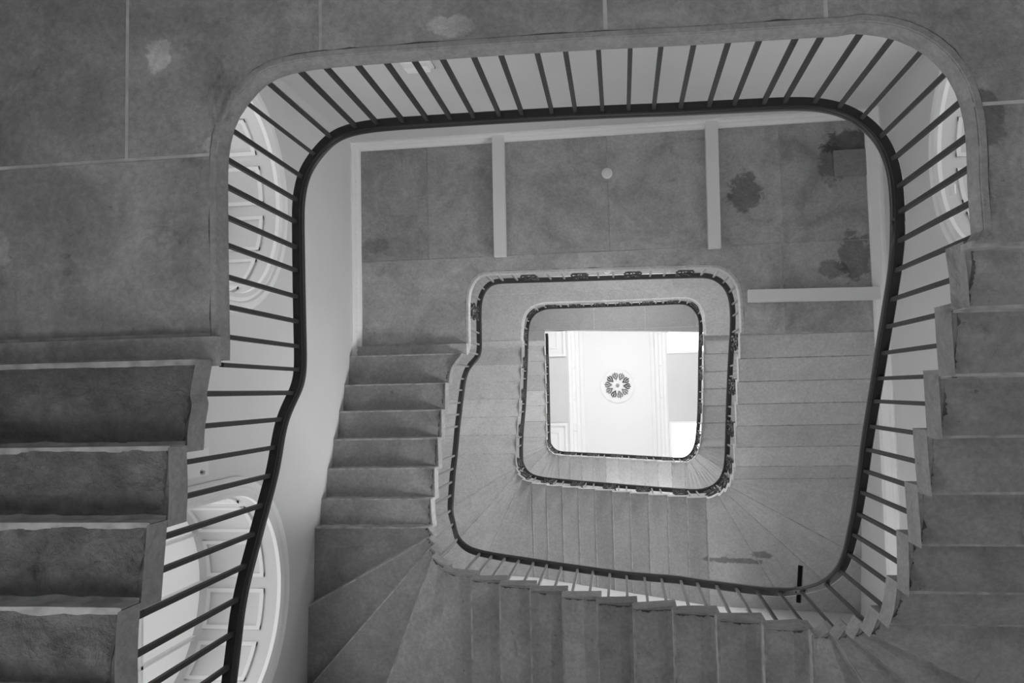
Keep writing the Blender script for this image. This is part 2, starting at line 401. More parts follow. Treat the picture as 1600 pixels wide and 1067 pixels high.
flight(0, 1, 11, h12, 'stone flight at the right edge, its dark stepped ends climbing toward the bottom corner', (M['stone_step'], M['mortar_line']), .018, .85, MIDS, T_FULL, {1: 1.0, 2: .9, 3: .85, 4: .95, 5: 1.1, 6: 1.05, 7: 1.2, 8: 1.25, 9: 1.15, 10: 1.1, 11: 1.15})
flight(0, 12, 22, h12, 'stone flight crossing the bottom of the picture below the sloping handrail', (M['stone_step'], M['mortar_line']), .012, .6, MIDS, T_FULL, {12: 1.1, 13: 1.05, 14: 1.0, 15: 1.0, 16: .82, 17: 1.12, 18: .85, 19: .95, 20: .86, 21: .95, 22: 1.15})
flight(0, 23, 31, h12, 'stone flight with fanned winders rising between white wall and rail on the left', (M['stone_step'], M['mortar_line']), .008, .35, MIDS, T_FULL, {23: .95, 24: 1.0, 25: .92, 26: 1.12, 27: 1.1, 28: .95, 29: .98, 30: 1.0, 31: 1.02})
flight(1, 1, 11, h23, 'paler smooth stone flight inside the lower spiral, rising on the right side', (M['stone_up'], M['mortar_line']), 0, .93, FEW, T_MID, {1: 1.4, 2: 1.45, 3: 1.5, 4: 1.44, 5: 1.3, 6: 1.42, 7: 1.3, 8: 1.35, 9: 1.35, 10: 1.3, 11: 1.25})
flight(1, 12, 22, h23, 'pale smooth stone flight crossing below the second well opening', (M['stone_up'], M['mortar_line']), 0, .95, FEW, T_MID)
flight(1, 23, 31, h23, 'pale smooth stone flight rising left of the second well opening', (M['stone_up'], M['mortar_line']), 0, .95, FEW, T_MID)
flight(2, 1, 11, h34, 'palest narrow-looking top stone flight, right of the bright ceiling', (M['stone_top'], M['mortar_line']), 0, .96, FEW, T_MID)
flight(2, 12, 22, h34, 'palest top stone flight, directly below the bright ceiling', (M['stone_top'], M['mortar_line']), 0, .96, FEW, T_MID)
flight(2, 23, 31, h34, 'palest top stone flight, left of the bright ceiling', (M['stone_top'], M['mortar_line']), 0, .96, FEW, T_MID)
# ------------------------------------------------------------------ landings
def clip(poly, p, d):
    """keep the part of poly on the left of the line through p with direction d"""
    out = []
    def sd(q): return d[0]*(q[1]-p[1]) - d[1]*(q[0]-p[0])
    for i in range(len(poly)):
        a, b = poly[i], poly[(i+1) % len(poly)]; sa, sb = sd(a), sd(b)
        if sa >= 0: out.append(a)
        if (sa >= 0) != (sb >= 0):
            t = sa/(sa-sb); out.append((a[0]+(b[0]-a[0])*t, a[1]+(b[1]-a[1])*t))
    return out
def landing(n, label, mat, edge_mat, vcuts, hcut, split_rows, k_end=1.0, tones=(1,)):
    z = ZL[n]; base = NR*n
    # landing span in the path: first sample with index >= base up to last with index <= base+k_end
    a = min(i for i in range(NG) if G[i][3] >= base-1e-6)
    b = max(i for i in range(NG) if G[i][3] <= base+k_end) if n < 3 else NG-1
    ids = list(range(a, b+1, 3)); ids += [b] if ids[-1] != b else []
    path = [INNER[i] for i in ids]
    if n == 3: path = [path[0], path[-1], P(1130, 519, z)]
    poly = [(p.x, p.y) for p in path] + [(XE, path[-1].y), (XE, YN), (XW, YN), (XW, path[0].y)]
    t = thing('stone_landing', label, 'landing', (path[0].x, path[0].y, z))
    k = 0
    xs = [-9]+[c for c in vcuts]+[9]
    rows = [(-9, hcut), (hcut, 9)] if hcut is not None else [(-9, 9)]
    for r, (ya, yb) in enumerate(rows):
        xr = xs if (r == 0 or not split_rows) else [-9]+split_rows+[9]
        for i in range(len(xr)-1):
            q = poly; gp = .004 if n else .009
            q = clip(q, (xr[i]+gp, 0), (0, -1)); 
            if len(q) > 2: q = clip(q, (xr[i+1]-gp, 0), (0, 1))
            if len(q) > 2: q = clip(q, (0, ya+gp), (1, 0))
            if len(q) > 2: q = clip(q, (0, yb-gp), (-1, 0))
            if len(q) < 3: continue
            A = .5*abs(sum(q[j][0]*q[(j+1) % len(q)][1]-q[(j+1) % len(q)][0]*q[j][1] for j in range(len(q))))
            if A < .01: continue
            mb = MB(); mb.prism(q, z, z+TH-.01); s = mb.build('slab', mat, t); v = tones[k % len(tones)]; k += 1; s.color = (v, v, v, 1)
    mb = MB(); mb.prism(poly, z+.0035 if n else z+.003, z+TH-.012); mb.build('mortar_bed', M['mortar_line'] if n else M['mortar_bright'], t)
    mb = MB(); mb.prism(poly, z+TH-.011, z+TH); mb.build('floor_face', M['floor'], t)
    # rounded edge moulding along the well
    prof = [(-.03, -.003), (-.006, -.004), (.0, .003), (.002, .022), (.005, .03), (.010, .045), (.012, .065), (.010, .085), (.004, TH+.003), (-.03, TH+.003)]
    mb = MB(); rows = []
    if n < 3:
        for i in ids:
            p = Vector(INNER[i]); d = inn(i); rows.append([(p.x+d.x*q, p.y+d.y*q, z+w) for q, w in prof])
    else:
        for p in (Vector(path[0]), Vector(path[1]), Vector(path[2])):
            rows.append([(p.x, p.y+q*.3, z+w) for q, w in prof])
    mb.grid(rows, True); s = mb.build('edge_moulding', edge_mat, t)
    if n < 2:
        mb = MB(); ra, rb_ = [], []
        for i in ids:
            p = Vector(INNER[i]); d = inn(i); nn = noise.noise(Vector((i*.11, n, 3)))+.6*noise.noise(Vector((i*.33, n, 9))*1.4)
            w_ = max(0.0, (.001+.012*nn) if n == 0 else (.001+.010*nn)); q = p-d*.031; q2 = p-d*(.031+w_)
            ra.append((q.x, q.y, z-.0012)); rb_.append((q2.x, q2.y, z-.0012))
        mb.grid([ra, rb_]); mb.build('grime_line', M['grime'], t)
    # thicker front block over the top step of the flight below
    i0 = path[0]; h = [h01, h12, h23, h34][n]
    mb = MB(); mb.prism([(i0.x+.011, i0.y+.028), (XW, i0.y+.028), (XW, i0.y-.10), (i0.x+.011, i0.y-.10)], z-(h-TH), z+.01)
    s = mb.build('front_block', mat, t); s.color = (1.12, 1.12, 1.12, 1)
    if n < 3:
        e0_ = path[-1]; mb = MB(); mb.prism([(e0_.x-.01, e0_.y-.012), (XE, e0_.y-.012), (XE, e0_.y+.014), (e0_.x-.01, e0_.y+.014)], z+.002, z+TH+.004); mb.build('end_joint', M['mortar'], t)
    mb = MB(); mb.prism([(i0.x-.03, i0.y-.098), (XW, i0.y-.098), (XW, i0.y-.118), (i0.x-.03, i0.y-.118)], z-.012, z+.01); mb.build('mortar_joint', M['mortar'], t)
    return t, poly
def px(u, v, n): return P(u, v, ZL[n]).x
def py(u, v, n): return P(u, v, ZL[n]).y
landing(0, 'dark lower stone landing around the outermost opening, nearest the camera', M['stone_low'], M['edge_low'],
        [px(198, 120, 0), px(500, 40, 0), px(946, 40, 0), px(1291, 30, 0)], py(170, 252, 0), [px(1291, 30, 0)], 1.0, (.86, .97, 1.0, 1.02, .98, .93, .97))
landing(1, 'middle stone landing with three white beams under it', M['stone_land'], M['edge_up'],
        [px(668, 300, 1), px(950, 300, 1), px(1221, 300, 1)], py(800, 399, 1), [px(1225, 480, 1)], 1.0, (.92, 1.0, 1.06, .9, 1.12, 1.0))
landing(2, 'pale stone landing above the second well opening', M['stone_up'], M['edge_up'],
        [px(900, 450, 2), px(1050, 450, 2)], py(900, 456, 2), [px(980, 470, 2)], 1.0, (1.0, 1.05, .98))
landing(3, 'topmost stone landing at the upper side of the bright ceiling', M['stone_top'], M['edge_up'],
        [px(928, 500, 3), px(1008, 500, 3), px(1088, 500, 3)], py(960, 514, 3), None, 1.0, (.62, .64, .63, .7, .7))
# ------------------------------------------------------------------ balustrades
def path_len_ids(a, b):
    d = [0]
    for i in range(a+1, b+1): d.append(d[-1] + (Vector(G[i][:3])-Vector(G[i-1][:3])).length)
    return d
def plan_d(a, b):
    d = [0]
    for i in range(a+1, b+1): d.append(d[-1] + (Vector(G[i][:2])-Vector(G[i-1][:2])).length)
    return d
def rail_part(a, b, root):
    prof = [(-.034, .0), (-.026, -.012), (.026, -.012), (.034, .0), (.036, .018), (.030, .034), (.016, .045), (-.016, .045), (-.030, .034), (-.036, .018)]
    core = [(-.022, -.024), (.022, -.024), (.022, -.011), (-.022, -.011)]
    r1, r2 = [], []
    for i in range(a, b+1, 1 if G[a][2] < 6 else 2):
        d = inn(i); p = G[i]
        r1.append([(p[0]+d.x*q, p[1]+d.y*q, p[2]+w) for q, w in prof]); r2.append([(p[0]+d.x*q, p[1]+d.y*q, p[2]+w) for q, w in core])
    m1 = MB(); m1.grid(r1, True); hr = m1.build('handrail', M['wood'], root, True)
    m2 = MB(); m2.grid(r2, True); m2.build('core_bar', M['iron'], hr)
def tread_top(i):
    c = G[i][3]
    if abs(c-round(c/NR)*NR) < .3 and G[i][0] > 0: c = round(c/NR)*NR
    n = math.floor(c/NR + .0006); k = max(0, c-n*NR)
    h = [h01, h12, h23, h34][max(0, min(3, n+1))]
    zl = (ZL[n] if n >= 0 else ZL[0]-NR*h)
    return zl + TH + math.floor(k+1e-4)*h
def baluster(i, root, mat, w=.0105):
    p = G[i]; d = inn(i); t = Vector((d.y, -d.x)); z0 = tread_top(i)-.01; z1 = p[2]-.018
    mb = MB(); c = []
    for z in (z0, z1):
        for a, b in ((-1,-1),(1,-1),(1,1),(-1,1)):
            c.append((p[0]+d.x*w*a+t.x*w*b, p[1]+d.y*w*a+t.y*w*b, z))
    mb.add(c, [(3,2,1,0),(4,5,6,7),(0,1,5,4),(1,2,6,5),(2,3,7,6),(3,0,4,7)])
    return mb.build('baluster', mat, root)
def spiral(cx, cz, r0, turns, a0, sgn, n=16):
    return [(cx+r0*(1-.78*k/n)*math.cos(a0+sgn*turns*2*math.pi*k/n), cz+r0*(1-.78*k/n)*math.sin(a0+sgn*turns*2*math.pi*k/n)) for k in range(n+1)]
def scroll(i, root, mat):
    p = G[i]; d = inn(i); t = Vector((d.y, -d.x)); z0 = tread_top(i); z1 = p[2]-.02; hh = z1-z0
    mb = MB(); pr = .010
    def tb(pts, r=pr, off=0): mb.tube([(p[0]+t.x*x+d.x*off, p[1]+t.y*x+d.y*off, z0+z) for x, z in pts], r, 5)
    def bulge(pts, amp):     # scrolls curl out of the plane of the rail a little, like beaten leaves
        mb.tube([(p[0]+t.x*x+d.x*amp*math.sin(math.pi*k/(len(pts)-1)), p[1]+t.y*x+d.y*amp*math.sin(math.pi*k/(len(pts)-1)), z0+z) for k, (x, z) in enumerate(pts)], pr, 5)
    tb([(0, -.01), (0, hh)], .009)
    for s in (-1, 1):
        bulge([(s*x, z) for x, z in spiral(.052, .15, .052, 1.3, math.pi, -1)], .02)
        bulge([(s*x, z) for x, z in spiral(.060, .40, .060, 1.3, math.pi, 1)], .03)
        bulge([(s*x, z) for x, z in spiral(.050, hh-.14, .050, 1.3, math.pi, 1)], .02)
        tb([(s*.0, .15), (s*.09, .27), (s*.0, .40)]); tb([(0, .42), (s*.075, .56), (0, hh-.12)])
        tb([(0, .27), (s*.05, .33), (s*.085, .30), (s*.09, .26)], [.008, .018, .014, .005], .01)
        tb([(0, .55), (s*.05, .61), (s*.08, .58)], [.008, .018, .006], .01)
    return mb.build('scroll_panel', mat, root)
def nearest_px(u, v, a, b):
    return min(range(a, b+1), key=lambda i: (proj(G[i])[0]-u)**2 + (proj(G[i])[1]-v)**2)
def span(c0, c1):
    a = min(i for i in range(NG) if G[i][3] >= c0); b = max(i for i in range(NG) if G[i][3] <= c1); return a, b
def by_plan(a, b, gap, start=.05):
    d = plan_d(a, b); out = []; x = start; j = 0
    while x < d[-1]:
        while d[j] < x: j += 1
        out.append(a+j); x += gap
    return out
def flight_bal(n, k0, k1, fr=(.22, .72)):
    out = []
    for k in range(k0, k1+1):
        for f in fr:
            c = NR*n+k+f
            out.append(min((i for i in range(NG) if G[i][3] >= c), default=None))
    return [i for i in out if i is not None]
# ring 0-1: from below the picture up to the right end of the lower landing, measured bar by bar
a0, b0 = 0, span(-99, 0)[1]
b0 = max(i for i in range(NG) if G[i][3] <= 0)
top_px = [(459,613),(440,655),(429,697),(422,740),(412,787),(400,834),(389,884),(378.5,935),(367,989),(357,1043),(467,578),(467,541),(466,501),(465,464),(464,425),(463,387),(462,350),(462,312),(471,276),(491,242),(520,215),(556,200),(590,194),(629,191),(667,190),(703,187),(742,185),(780,183),(818,181),(863,178),(902,176),(941,175),(980,173),(1021,172),
          (1061,170),(1108,168),(1143,165),(1190,163),(1225,161),(1272,162),(1309,167),(1345,185),(1377,215),(1395,251),(1402,294),(1404,336)]
br = thing('iron_balustrade', 'nearest balustrade of plain black bars under the big dark handrail around the outer opening', 'balustrade', G[nearest_px(466, 602, a0, b0)][:2]+(ZL[0]+TH,))  if False else \
     thing('iron_balustrade', 'nearest balustrade of plain black bars under the big dark handrail on the lower landing', 'balustrade', (G[b0//2][0], G[b0//2][1], ZL[0]+TH))
rail_part(a0, b0, br)
for k, (u, v) in enumerate(top_px): baluster(nearest_px(u, v, a0, b0), br, M['iron'])
for i in flight_bal(-1, 24, 26, (.1, .55)): baluster(i, br, M['iron'])
a1, b1 = b0, max(i for i in range(NG) if G[i][3] < 32)
b1 = min(i for i in range(NG) if G[i][3] >= 32)
br = thing('iron_balustrade', 'dark handrail with plain grey bars climbing the right, bottom and left of the main opening', 'balustrade', (G[b1][0], G[b1][1], ZL[1]+TH))
rail_part(a1, b1, br)
bal1 = [(p[0], p[1]) for p in R1[1:] if (p[0], p[1]) not in ((1270,919.5),(1235,925.5),(1235,925),(1020,903),(731,858),(741,563),(1059,906))] + [(1404,377),(1062,906),(1034,903.5),(1007,901.5)]
for u, v in bal1: i = nearest_px(u, v, a1, b1); baluster(i, br, M['iron_light'] if G[i][3] > 13 else M['iron'])
def mixed(n, label):
    a = min(i for i in range(NG) if G[i][3] >= NR*n); b = max(i for i in range(NG) if G[i][3] <= NR*n)
    e = min(i for i in range(NG) if G[i][3] >= NR*(n+1))
    br = thing('iron_balustrade', label, 'balustrade', (G[a][0], G[a][1], ZL[n]+TH))
    rail_part(a, e if n == 1 else NG-1, br)
    seq = [(455, 's')]
    ids = []
    if n == 1:
        pts = [(748,556,0),(748.8,538,0),(748.8,520,0),(748,492,1),(748,469,0),(756,452.5,0),(770.5,441,0),(787,439,0),(808,438.7,0),(832,437.5,1),(862,437,0),(882,436.8,0),(909,434,1),(936,434.5,0),(958,433.8,0),(987,432,1),
               (1015.8,431.8,0),(1036.8,431.5,0),(1065,430,1),(1093.8,430.8,0),(1114,431.8,0),(1129.8,441,0),(1140,457,0),(1144,476.5,0),(1145.5,494.5,0)]
        for u, v, s in pts: ids.append((nearest_px(u, v, a, b+20), s))
    else:
        for j, i in enumerate(by_plan(a, b, .145, .08)): ids.append((i, 1 if j % 3 == 1 else 0))
    for j, i in enumerate(flight_bal(n, 0, 31, (.15, .65))[1:]):
        ids.append((i, 1 if j % 4 == 1 else 0)) if j % 4 != 2 else None
    last = None
    for i, s in ids:
        (scroll if s else baluster)(i, br, M['iron'] if s else M['iron_light'])
mixed(1, 'balustrade with curled iron scroll panels between grey bars, around the second opening')
mixed(2, 'smallest balustrade with scroll panels, framing the bright ceiling')
# ------------------------------------------------------------------ shell
def arc_pts(cy, zs, r, n=24): return [(cy + r*math.cos(math.pi*k/n), zs + r*math.sin(math.pi*k/n)) for k in range(n+1)]
WZ1 = ZC + 1.2
def side_wall(name, x, sgn, arches, depth=.85):
    """wall in the plane x, thickness outward (sgn), with round-headed openings (cy, zs, r, zsill)"""
    mb = MB(); ya, yb = YN-.3, YS+.3
    for xx in (x, x+sgn*depth):
        cur = ya
        for cy, zs, r, zq in sorted(arches):
            mb.add([(xx, cur, GF), (xx, cy-r, GF), (xx, cy-r, WZ1), (xx, cur, WZ1)], [(0,1,2,3)])
            mb.add([(xx, cy-r, GF), (xx, cy+r, GF), (xx, cy+r, zq), (xx, cy-r, zq)], [(0,1,2,3)])
            ap = arc_pts(cy, zs, r)
            for (p, q) in zip(ap, ap[1:]): mb.add([(xx, p[0], p[1]), (xx, q[0], q[1]), (xx, q[0], WZ1), (xx, p[0], WZ1)], [(0,1,2,3)])
            cur = cy+r
        mb.add([(xx, cur, GF), (xx, yb, GF), (xx, yb, WZ1), (xx, cur, WZ1)], [(0,1,2,3)])
    for cy, zs, r, zq in arches:
        loop = [(cy+r, zq)] + arc_pts(cy, zs, r) + [(cy-r, zq)]
        for p, q in zip(loop, loop[1:]+loop[:1]): mb.add([(x, p[0], p[1]), (x+sgn*depth, p[0], p[1]), (x+sgn*depth, q[0], q[1]), (x, q[0], q[1])], [(0,1,2,3)])
    for y in (ya, yb): mb.add([(x, y, GF), (x+sgn*depth, y, GF), (x+sgn*depth, y, WZ1), (x, y, WZ1)], [(0,1,2,3)])
    o = mb.build(name, M['wall']); return struct(o)
AR = [(-1.72, 6.02, .88, 3.9), (1.66, 6.02, .88, 3.9)]
ARE = [(-1.92, 6.50, .86, 3.9)]
side_wall('wall_west', XW, -1, AR); side_wall('wall_east', XE, 1, ARE)
for nm, y0, y1 in (('wall_north', YN-.3, YN), ('wall_south', YS, YS+.3)):
    mb = MB(); mb.box((XW, y0, GF), (XE, y1, WZ1)); struct(mb.build(nm, M['wall']))
mb = MB(); mb.box((XW-.85, YN-.3, GF-.2), (XE+.85, YS+.3, GF)); struct(mb.build('floor', M['floor']))
def window(n, x, sgn, cy, zs, r, zq, emit, panelled):
    w = bpy.data.objects.new('window_%d' % n, None); COL.objects.link(w); w.location = (x, cy, zq); struct(w)
    R = r
    prof = [(-.005, .0), (-.005, .035), (.03, .05), (.06, .035), (.075, .055), (.125, .06), (.15, .03), (.15, .0)]
    path = [(cy+R, zq, 1, 0)] + [(cy+R*math.cos(math.pi*k/40), zs+R*math.sin(math.pi*k/40), math.cos(math.pi*k/40), math.sin(math.pi*k/40)) for k in range(41)] + [(cy-R, zq, -1, 0)]
    mb = MB(); mb.grid([[(x-sgn*q, y+dy*o, z+dz*o) for o, q in prof] for y, z, dy, dz in path], True); mb.build('window_architrave', M['white'], w)
    # joinery panels lining the reveal
    mb = MB(); D = .12; E_ = .66
    segs = [(-.9, -.15)] + [(math.pi*a/6, math.pi*(a+1)/6) for a in range(6)]
    def onarc(a, rr): return (cy+rr*math.cos(a), zs+rr*math.sin(a))
    for s in range(6):
        a0_, a1_ = math.pi*s/6+.06, math.pi*(s+1)/6-.06
        for (u0, u1, b0_, b1_) in ((D, D+.035, a0_, a1_), (E_-.035, E_, a0_, a1_), (D, E_, a0_, a0_+.04), (D, E_, a1_-.04, a1_)):
            k = 5; rows = []
            for j in range(k+1):
                a = b0_+(b1_-b0_)*j/k; o1, o2 = onarc(a, R+.002), onarc(a, R-.022)
                rows.append([(x+sgn*u0, *o1), (x+sgn*u1, *o1), (x+sgn*u1, *o2), (x+sgn*u0, *o2)])
            mb.grid(rows, True)
    for sy in (1, -1):
        for z0_, z1_ in ((zq+.15, zq+1.0), (zq+1.1, zs-.08)):
            yy = cy+sy*R; y2 = yy-sy*.022; ya_, yb_ = min(yy, y2), max(yy, y2)
            for (u0, u1, c0_, c1_) in ((D, D+.035, z0_, z1_), (E_-.035, E_, z0_, z1_), (D, E_, z0_, z0_+.035), (D, E_, z1_-.035, z1_)):
                xa, xb = sorted((x+sgn*u0, x+sgn*u1)); mb.box((xa, ya_, c0_), (xb, yb_, c1_))
    mb.build('reveal_panel', M['panel'], w)
    xp = x+sgn*.74; mb = MB()
    poly = [(cy+R-.005, zq)] + [(cy+(R-.005)*math.cos(math.pi*k/30), zs+(R-.005)*math.sin(math.pi*k/30)) for k in range(31)] + [(cy-R+.005, zq)]
    m2 = len(poly); mb.add([(xp, y, z) for y, z in poly]+[(xp+sgn*.02, y, z) for y, z in poly], [tuple(range(m2)), tuple(range(2*m2-1, m2-1, -1))]+[(i, (i+1) % m2, m2+(i+1) % m2, m2+i) for i in range(m2)])
    mb.build('window_pane', plain('daylit_window_glass', .7, .3, .4, emit=emit), w)
    mb = MB(); xa, xb = sorted((xp-sgn*.004, xp-sgn*.04))
    for yy in (-.45, 0, .45): mb.box((xa, cy+yy-.014, zq), (xb, cy+yy+.014, zs+math.sqrt(R*R-yy*yy)-.02))
    for k in range(4): z = zq+.5+k*.52; mb.box((xa, cy-R+.03, z-.014), (xb, cy+R-.03, z+.014))
    mb.build('glazing_bar', M['white'], w)
    return w
window(1, XW, -1, *AR[0], .16, True); window(2, XW, -1, *AR[1], .27, True); window(3, XE, 1, *ARE[0], .6, True)
for n, (nm, c, d, ww, hh, _) in enumerate(UNSEEN_LAMPS):
    ax = (1, 0) if abs(d[1]) > .5 else (0, 1); s_ = (0, (1 if d[1] > 0 else -1)) if ax[0] else ((1 if d[0] > 0 else -1), 0)
    wall_c = YN if (ax[0] and d[1] > 0) else YS if ax[0] else (XW if d[0] > 0 else XE)
    mb = MB()
    def fb(u0, u1, z0, z1, dep):
        p0 = (c[0]+u0, wall_c) if ax[0] else (wall_c, c[1]+u0); p1 = (c[0]+u1, wall_c+s_[1]*dep) if ax[0] else (wall_c+s_[0]*dep, c[1]+u1)
        mb.box((min(p0[0], p1[0]), min(p0[1], p1[1]), z0), (max(p0[0], p1[0]), max(p0[1], p1[1]), z1))
    W2_, z0, z1 = ww/2, c[2]-hh/2, c[2]+hh/2
    fb(-W2_-.1, -W2_, z0-.1, z1+.1, .08); fb(W2_, W2_+.1, z0-.1, z1+.1, .08); fb(-W2_, W2_, z1, z1+.1, .08); fb(-W2_, W2_, z0-.1, z0, .1)
    struct(mb.build('window_%d' % (n+8), M['white']))  # surround made up for an added unseen lamp, numbered on with the windows
# cornices below the middle landing
def cornice(name, p, q, inwd, z, wdt=.085, hgt=.15, orn=True):
    prof = [(0, 0), (.02, -.0), (.025, .03), (.05, .045), (.055, .075), (.075, .09), (wdt, .12), (wdt, hgt), (0, hgt)]
    prof = [(0, -hgt), (.015, -hgt), (.022, -hgt+.035), (.04, -hgt+.05), (.045, -hgt+.07), (wdt*.8, -.045), (wdt, -.035), (wdt, 0), (0, 0)]
    mb = MB(); mb.grid([[(a[0]+inwd[0]*o, a[1]+inwd[1]*o, z+w) for o, w in prof] for a in (p, q)], True)
    if orn:
        L = math.hypot(q[0]-p[0], q[1]-p[1]); n = int(L/.07)
        for k in range(n):
            t = (k+.5)/n; c = (p[0]+(q[0]-p[0])*t+inwd[0]*.045, p[1]+(q[1]-p[1])*t+inwd[1]*.045, z-.082)
            r = .018; al = (abs(inwd[1])*r*1.2+abs(inwd[0])*r*.7, abs(inwd[0])*r*1.2+abs(inwd[1])*r*.7)
            mb.add([(c[0]-al[0], c[1], c[2]), (c[0]+al[0], c[1], c[2]), (c[0], c[1]-al[1], c[2]), (c[0], c[1]+al[1], c[2]), (c[0], c[1], c[2]-r), (c[0], c[1], c[2]+r)],
                   [(0,2,4),(2,1,4),(1,3,4),(3,0,4),(2,0,5),(1,2,5),(3,1,5),(0,3,5)])
    return struct(mb.build(name, M['white']))
zc = ZL[1]-.002
cornice('trim_1', (XW, YN), (XE, YN), (0, 1), zc, .08, .14, False)
cornice('trim_2', (XW, YN), (XW, -.06), (1, 0), zc)
cornice('trim_3', (XE, YN), (XE, 2.9), (-1, 0), zc, .11, .20)
# ------------------------------------------------------------------ white beams under the middle landing
def beam(label, p, q, w, dep=.11):
    z1 = ZL[1]-.001; z0 = z1-dep; d = Vector((q[0]-p[0], q[1]-p[1])).normalized(); t = Vector((-d.y, d.x))*w/2
    poly = [(p[0]+t.x, p[1]+t.y), (p[0]-t.x, p[1]-t.y), (q[0]-t.x, q[1]-t.y), (q[0]+t.x, q[1]+t.y)]
    r = thing('painted_beam', label, 'beam', (p[0], p[1], z1), 'white beams under the middle landing')
    mb = MB(); mb.prism(poly, z0, z1); mb.build('beam_body', M['panel'], r)
zb_ = ZL[1]-.11
b1a, b1b = P(777.5, 215, zb_), P(781, 400, zb_); b2a, b2b = P(1112, 190, zb_), P(1117, 387, zb_); b3a, b3b = P(1366, 458, zb_), P(1170, 462, zb_)
beam('white beam under the middle landing, left of the round detector', (b1a.x, YN+.0), (b1b.x, b1b.y), .135)
beam('white beam under the middle landing, right of the round detector', (b2a.x, YN+.0), (b2b.x, b2b.y), .135)
beam('white beam running out from the right wall at the end of the middle landing', (XE, b3a.y), (b3b.x, b3b.y), .135)
# raised square patch of newer stone on the middle landing soffit
r = tag(None or (lambda mb: (mb.box((P(1303,250,9.07).x, P(1303,235,9.07).y, ZL[1]-.03), (XE-.1, P(1303,275,9.07).y, ZL[1]-.001)), mb.build('stone_pad', M['stone_up']))[1])(MB()), 'square pale stone pad under the landing beside a dark stain near the right wall', 'stone pad')
r.color = (.78, .78, .78, 1)
# smoke detectors
def detector(u, v, z, label):
    c = P(u, v, z); t = thing('smoke_detector', label, 'smoke detector', (c.x, c.y, z), 'detectors on the landings')
    def lathe(pr, nm, mt, par):
        mb = MB(); n = 24; mb.grid([[(c.x+rr*math.cos(2*math.pi*k/n), c.y+rr*math.sin(2*math.pi*k/n), z-zz) for k in range(n)] for rr, zz in pr], True); return mb.build(nm, mt, par, False)
    lathe([(.062, -.001), (.062, .012), (.05, .02)], 'base', M['plastic'], t)
    lathe([(.046, .018), (.046, .034), (.034, .045), (.012, .048)], 'sensor_head', M['panel'], t)
detector(948.5, 271, ZL[1], 'round white smoke detector between two white beams under the middle landing')
detector(948.5, 423, ZL[2], 'round white smoke detector half hidden behind the second railing')
# ------------------------------------------------------------------ wall fittings
def wall_y(u, v, y):                # height at which the ray meets the plane y
    r = Vector((u-W/2, v-H/2, F)); d = (r.dot(_ex), r.dot(_ey), r.dot(_up)); s = y/d[1]; return d[0]*s, d[2]*s
def wall_x(u, v, x):
    r = Vector((u-W/2, v-H/2, F)); d = (r.dot(_ex), r.dot(_ey), r.dot(_up)); s = x/d[0]; return d[1]*s, d[2]*s
xa, za = wall_y(632, 104, YN); xb, zb2 = wall_y(678, 101, YN)
t = thing('emergency_light', 'small bulkhead light on the upper wall, peeping over the lower landing edge', 'light fitting', ((xa+xb)/2, YN, za))
mb = MB(); mb.box((xa, YN, za-.16), (xb, YN+.03, za+.02)); mb.build('housing', M['plastic'], t)
mb = MB(); mb.box((xa+.03, YN+.03, za-.13), (xb-.03, YN+.07, za)); mb.build('diffuser', M['white'], t)
mb = MB()
for xx in (xa+.005, xb-.005): mb.tube([(xx, YN+.005, za-.1), (xx, YN+.012, za+.06)], .008, 6)
mb.build('bracket', M['iron_light'], t)
ya_, za_ = wall_x(296, 702, XW); yb_, zb3 = wall_x(320, 742, XW)
t = thing('wall_plate', 'pale wall plate with a small round knob beside the lower left arched window', 'wall plate', (XW, yb_, zb3))
y0_, y1_ = sorted((ya_, yb_)); zt_ = zb3
mb = MB(); mb.box((XW, y0_, zt_-.34), (XW+.03, y1_, zt_)); mb.build('back_plate', M['panel'], t)
yk, zk = wall_x(309, 738, XW)
mb = MB(); mb.tube([(XW+.01, yk, zk), (XW+.03, yk, zk), (XW+.05, yk, zk)], [.01, .022, .014], 12); mb.build('knob', M['chrome'], t)
ya_, za_ = wall_x(1490, 297, XE)
mb = MB(); mb.box((XE-.012, ya_-.04, za_-.05), (XE, ya_+.04, za_+.05)); tag(mb.build('switch_plate', M['plastic']), 'small square switch plate on the right wall inside the arched moulding', 'switch plate')
# black bar lying across behind the handrail at the lower right
zb_ = 6.02+.12; pa, pb = P(1250.5, 884, 6.5), P(1248, 941, 6.5)
c_ = min(range(NG), key=lambda i: (proj(G[i])[0]-1249)**2+(proj(G[i])[1]-923)**2)
zr = G[c_][2]+.055; pa, pb = P(1251, 884, zr), P(1248, 941, zr)
t = thing('iron_bar', 'short black iron bar lying crosswise over the handrail at the lower right corner', 'iron bar', (pa.x, pa.y, zr))
mb = MB(); mb.tube([(pa.x, pa.y, zr), (pb.x, pb.y, zr)], .019, 10); mb.build('bar', plain('black_rubber', .012, .95, .05), t)
mb = MB(); mb.box((G[c_][0]-.025, G[c_][1]-.02, zr-.03), (G[c_][0]+.025, G[c_][1]+.02, zr)); mb.build('clamp', M['iron'], t)
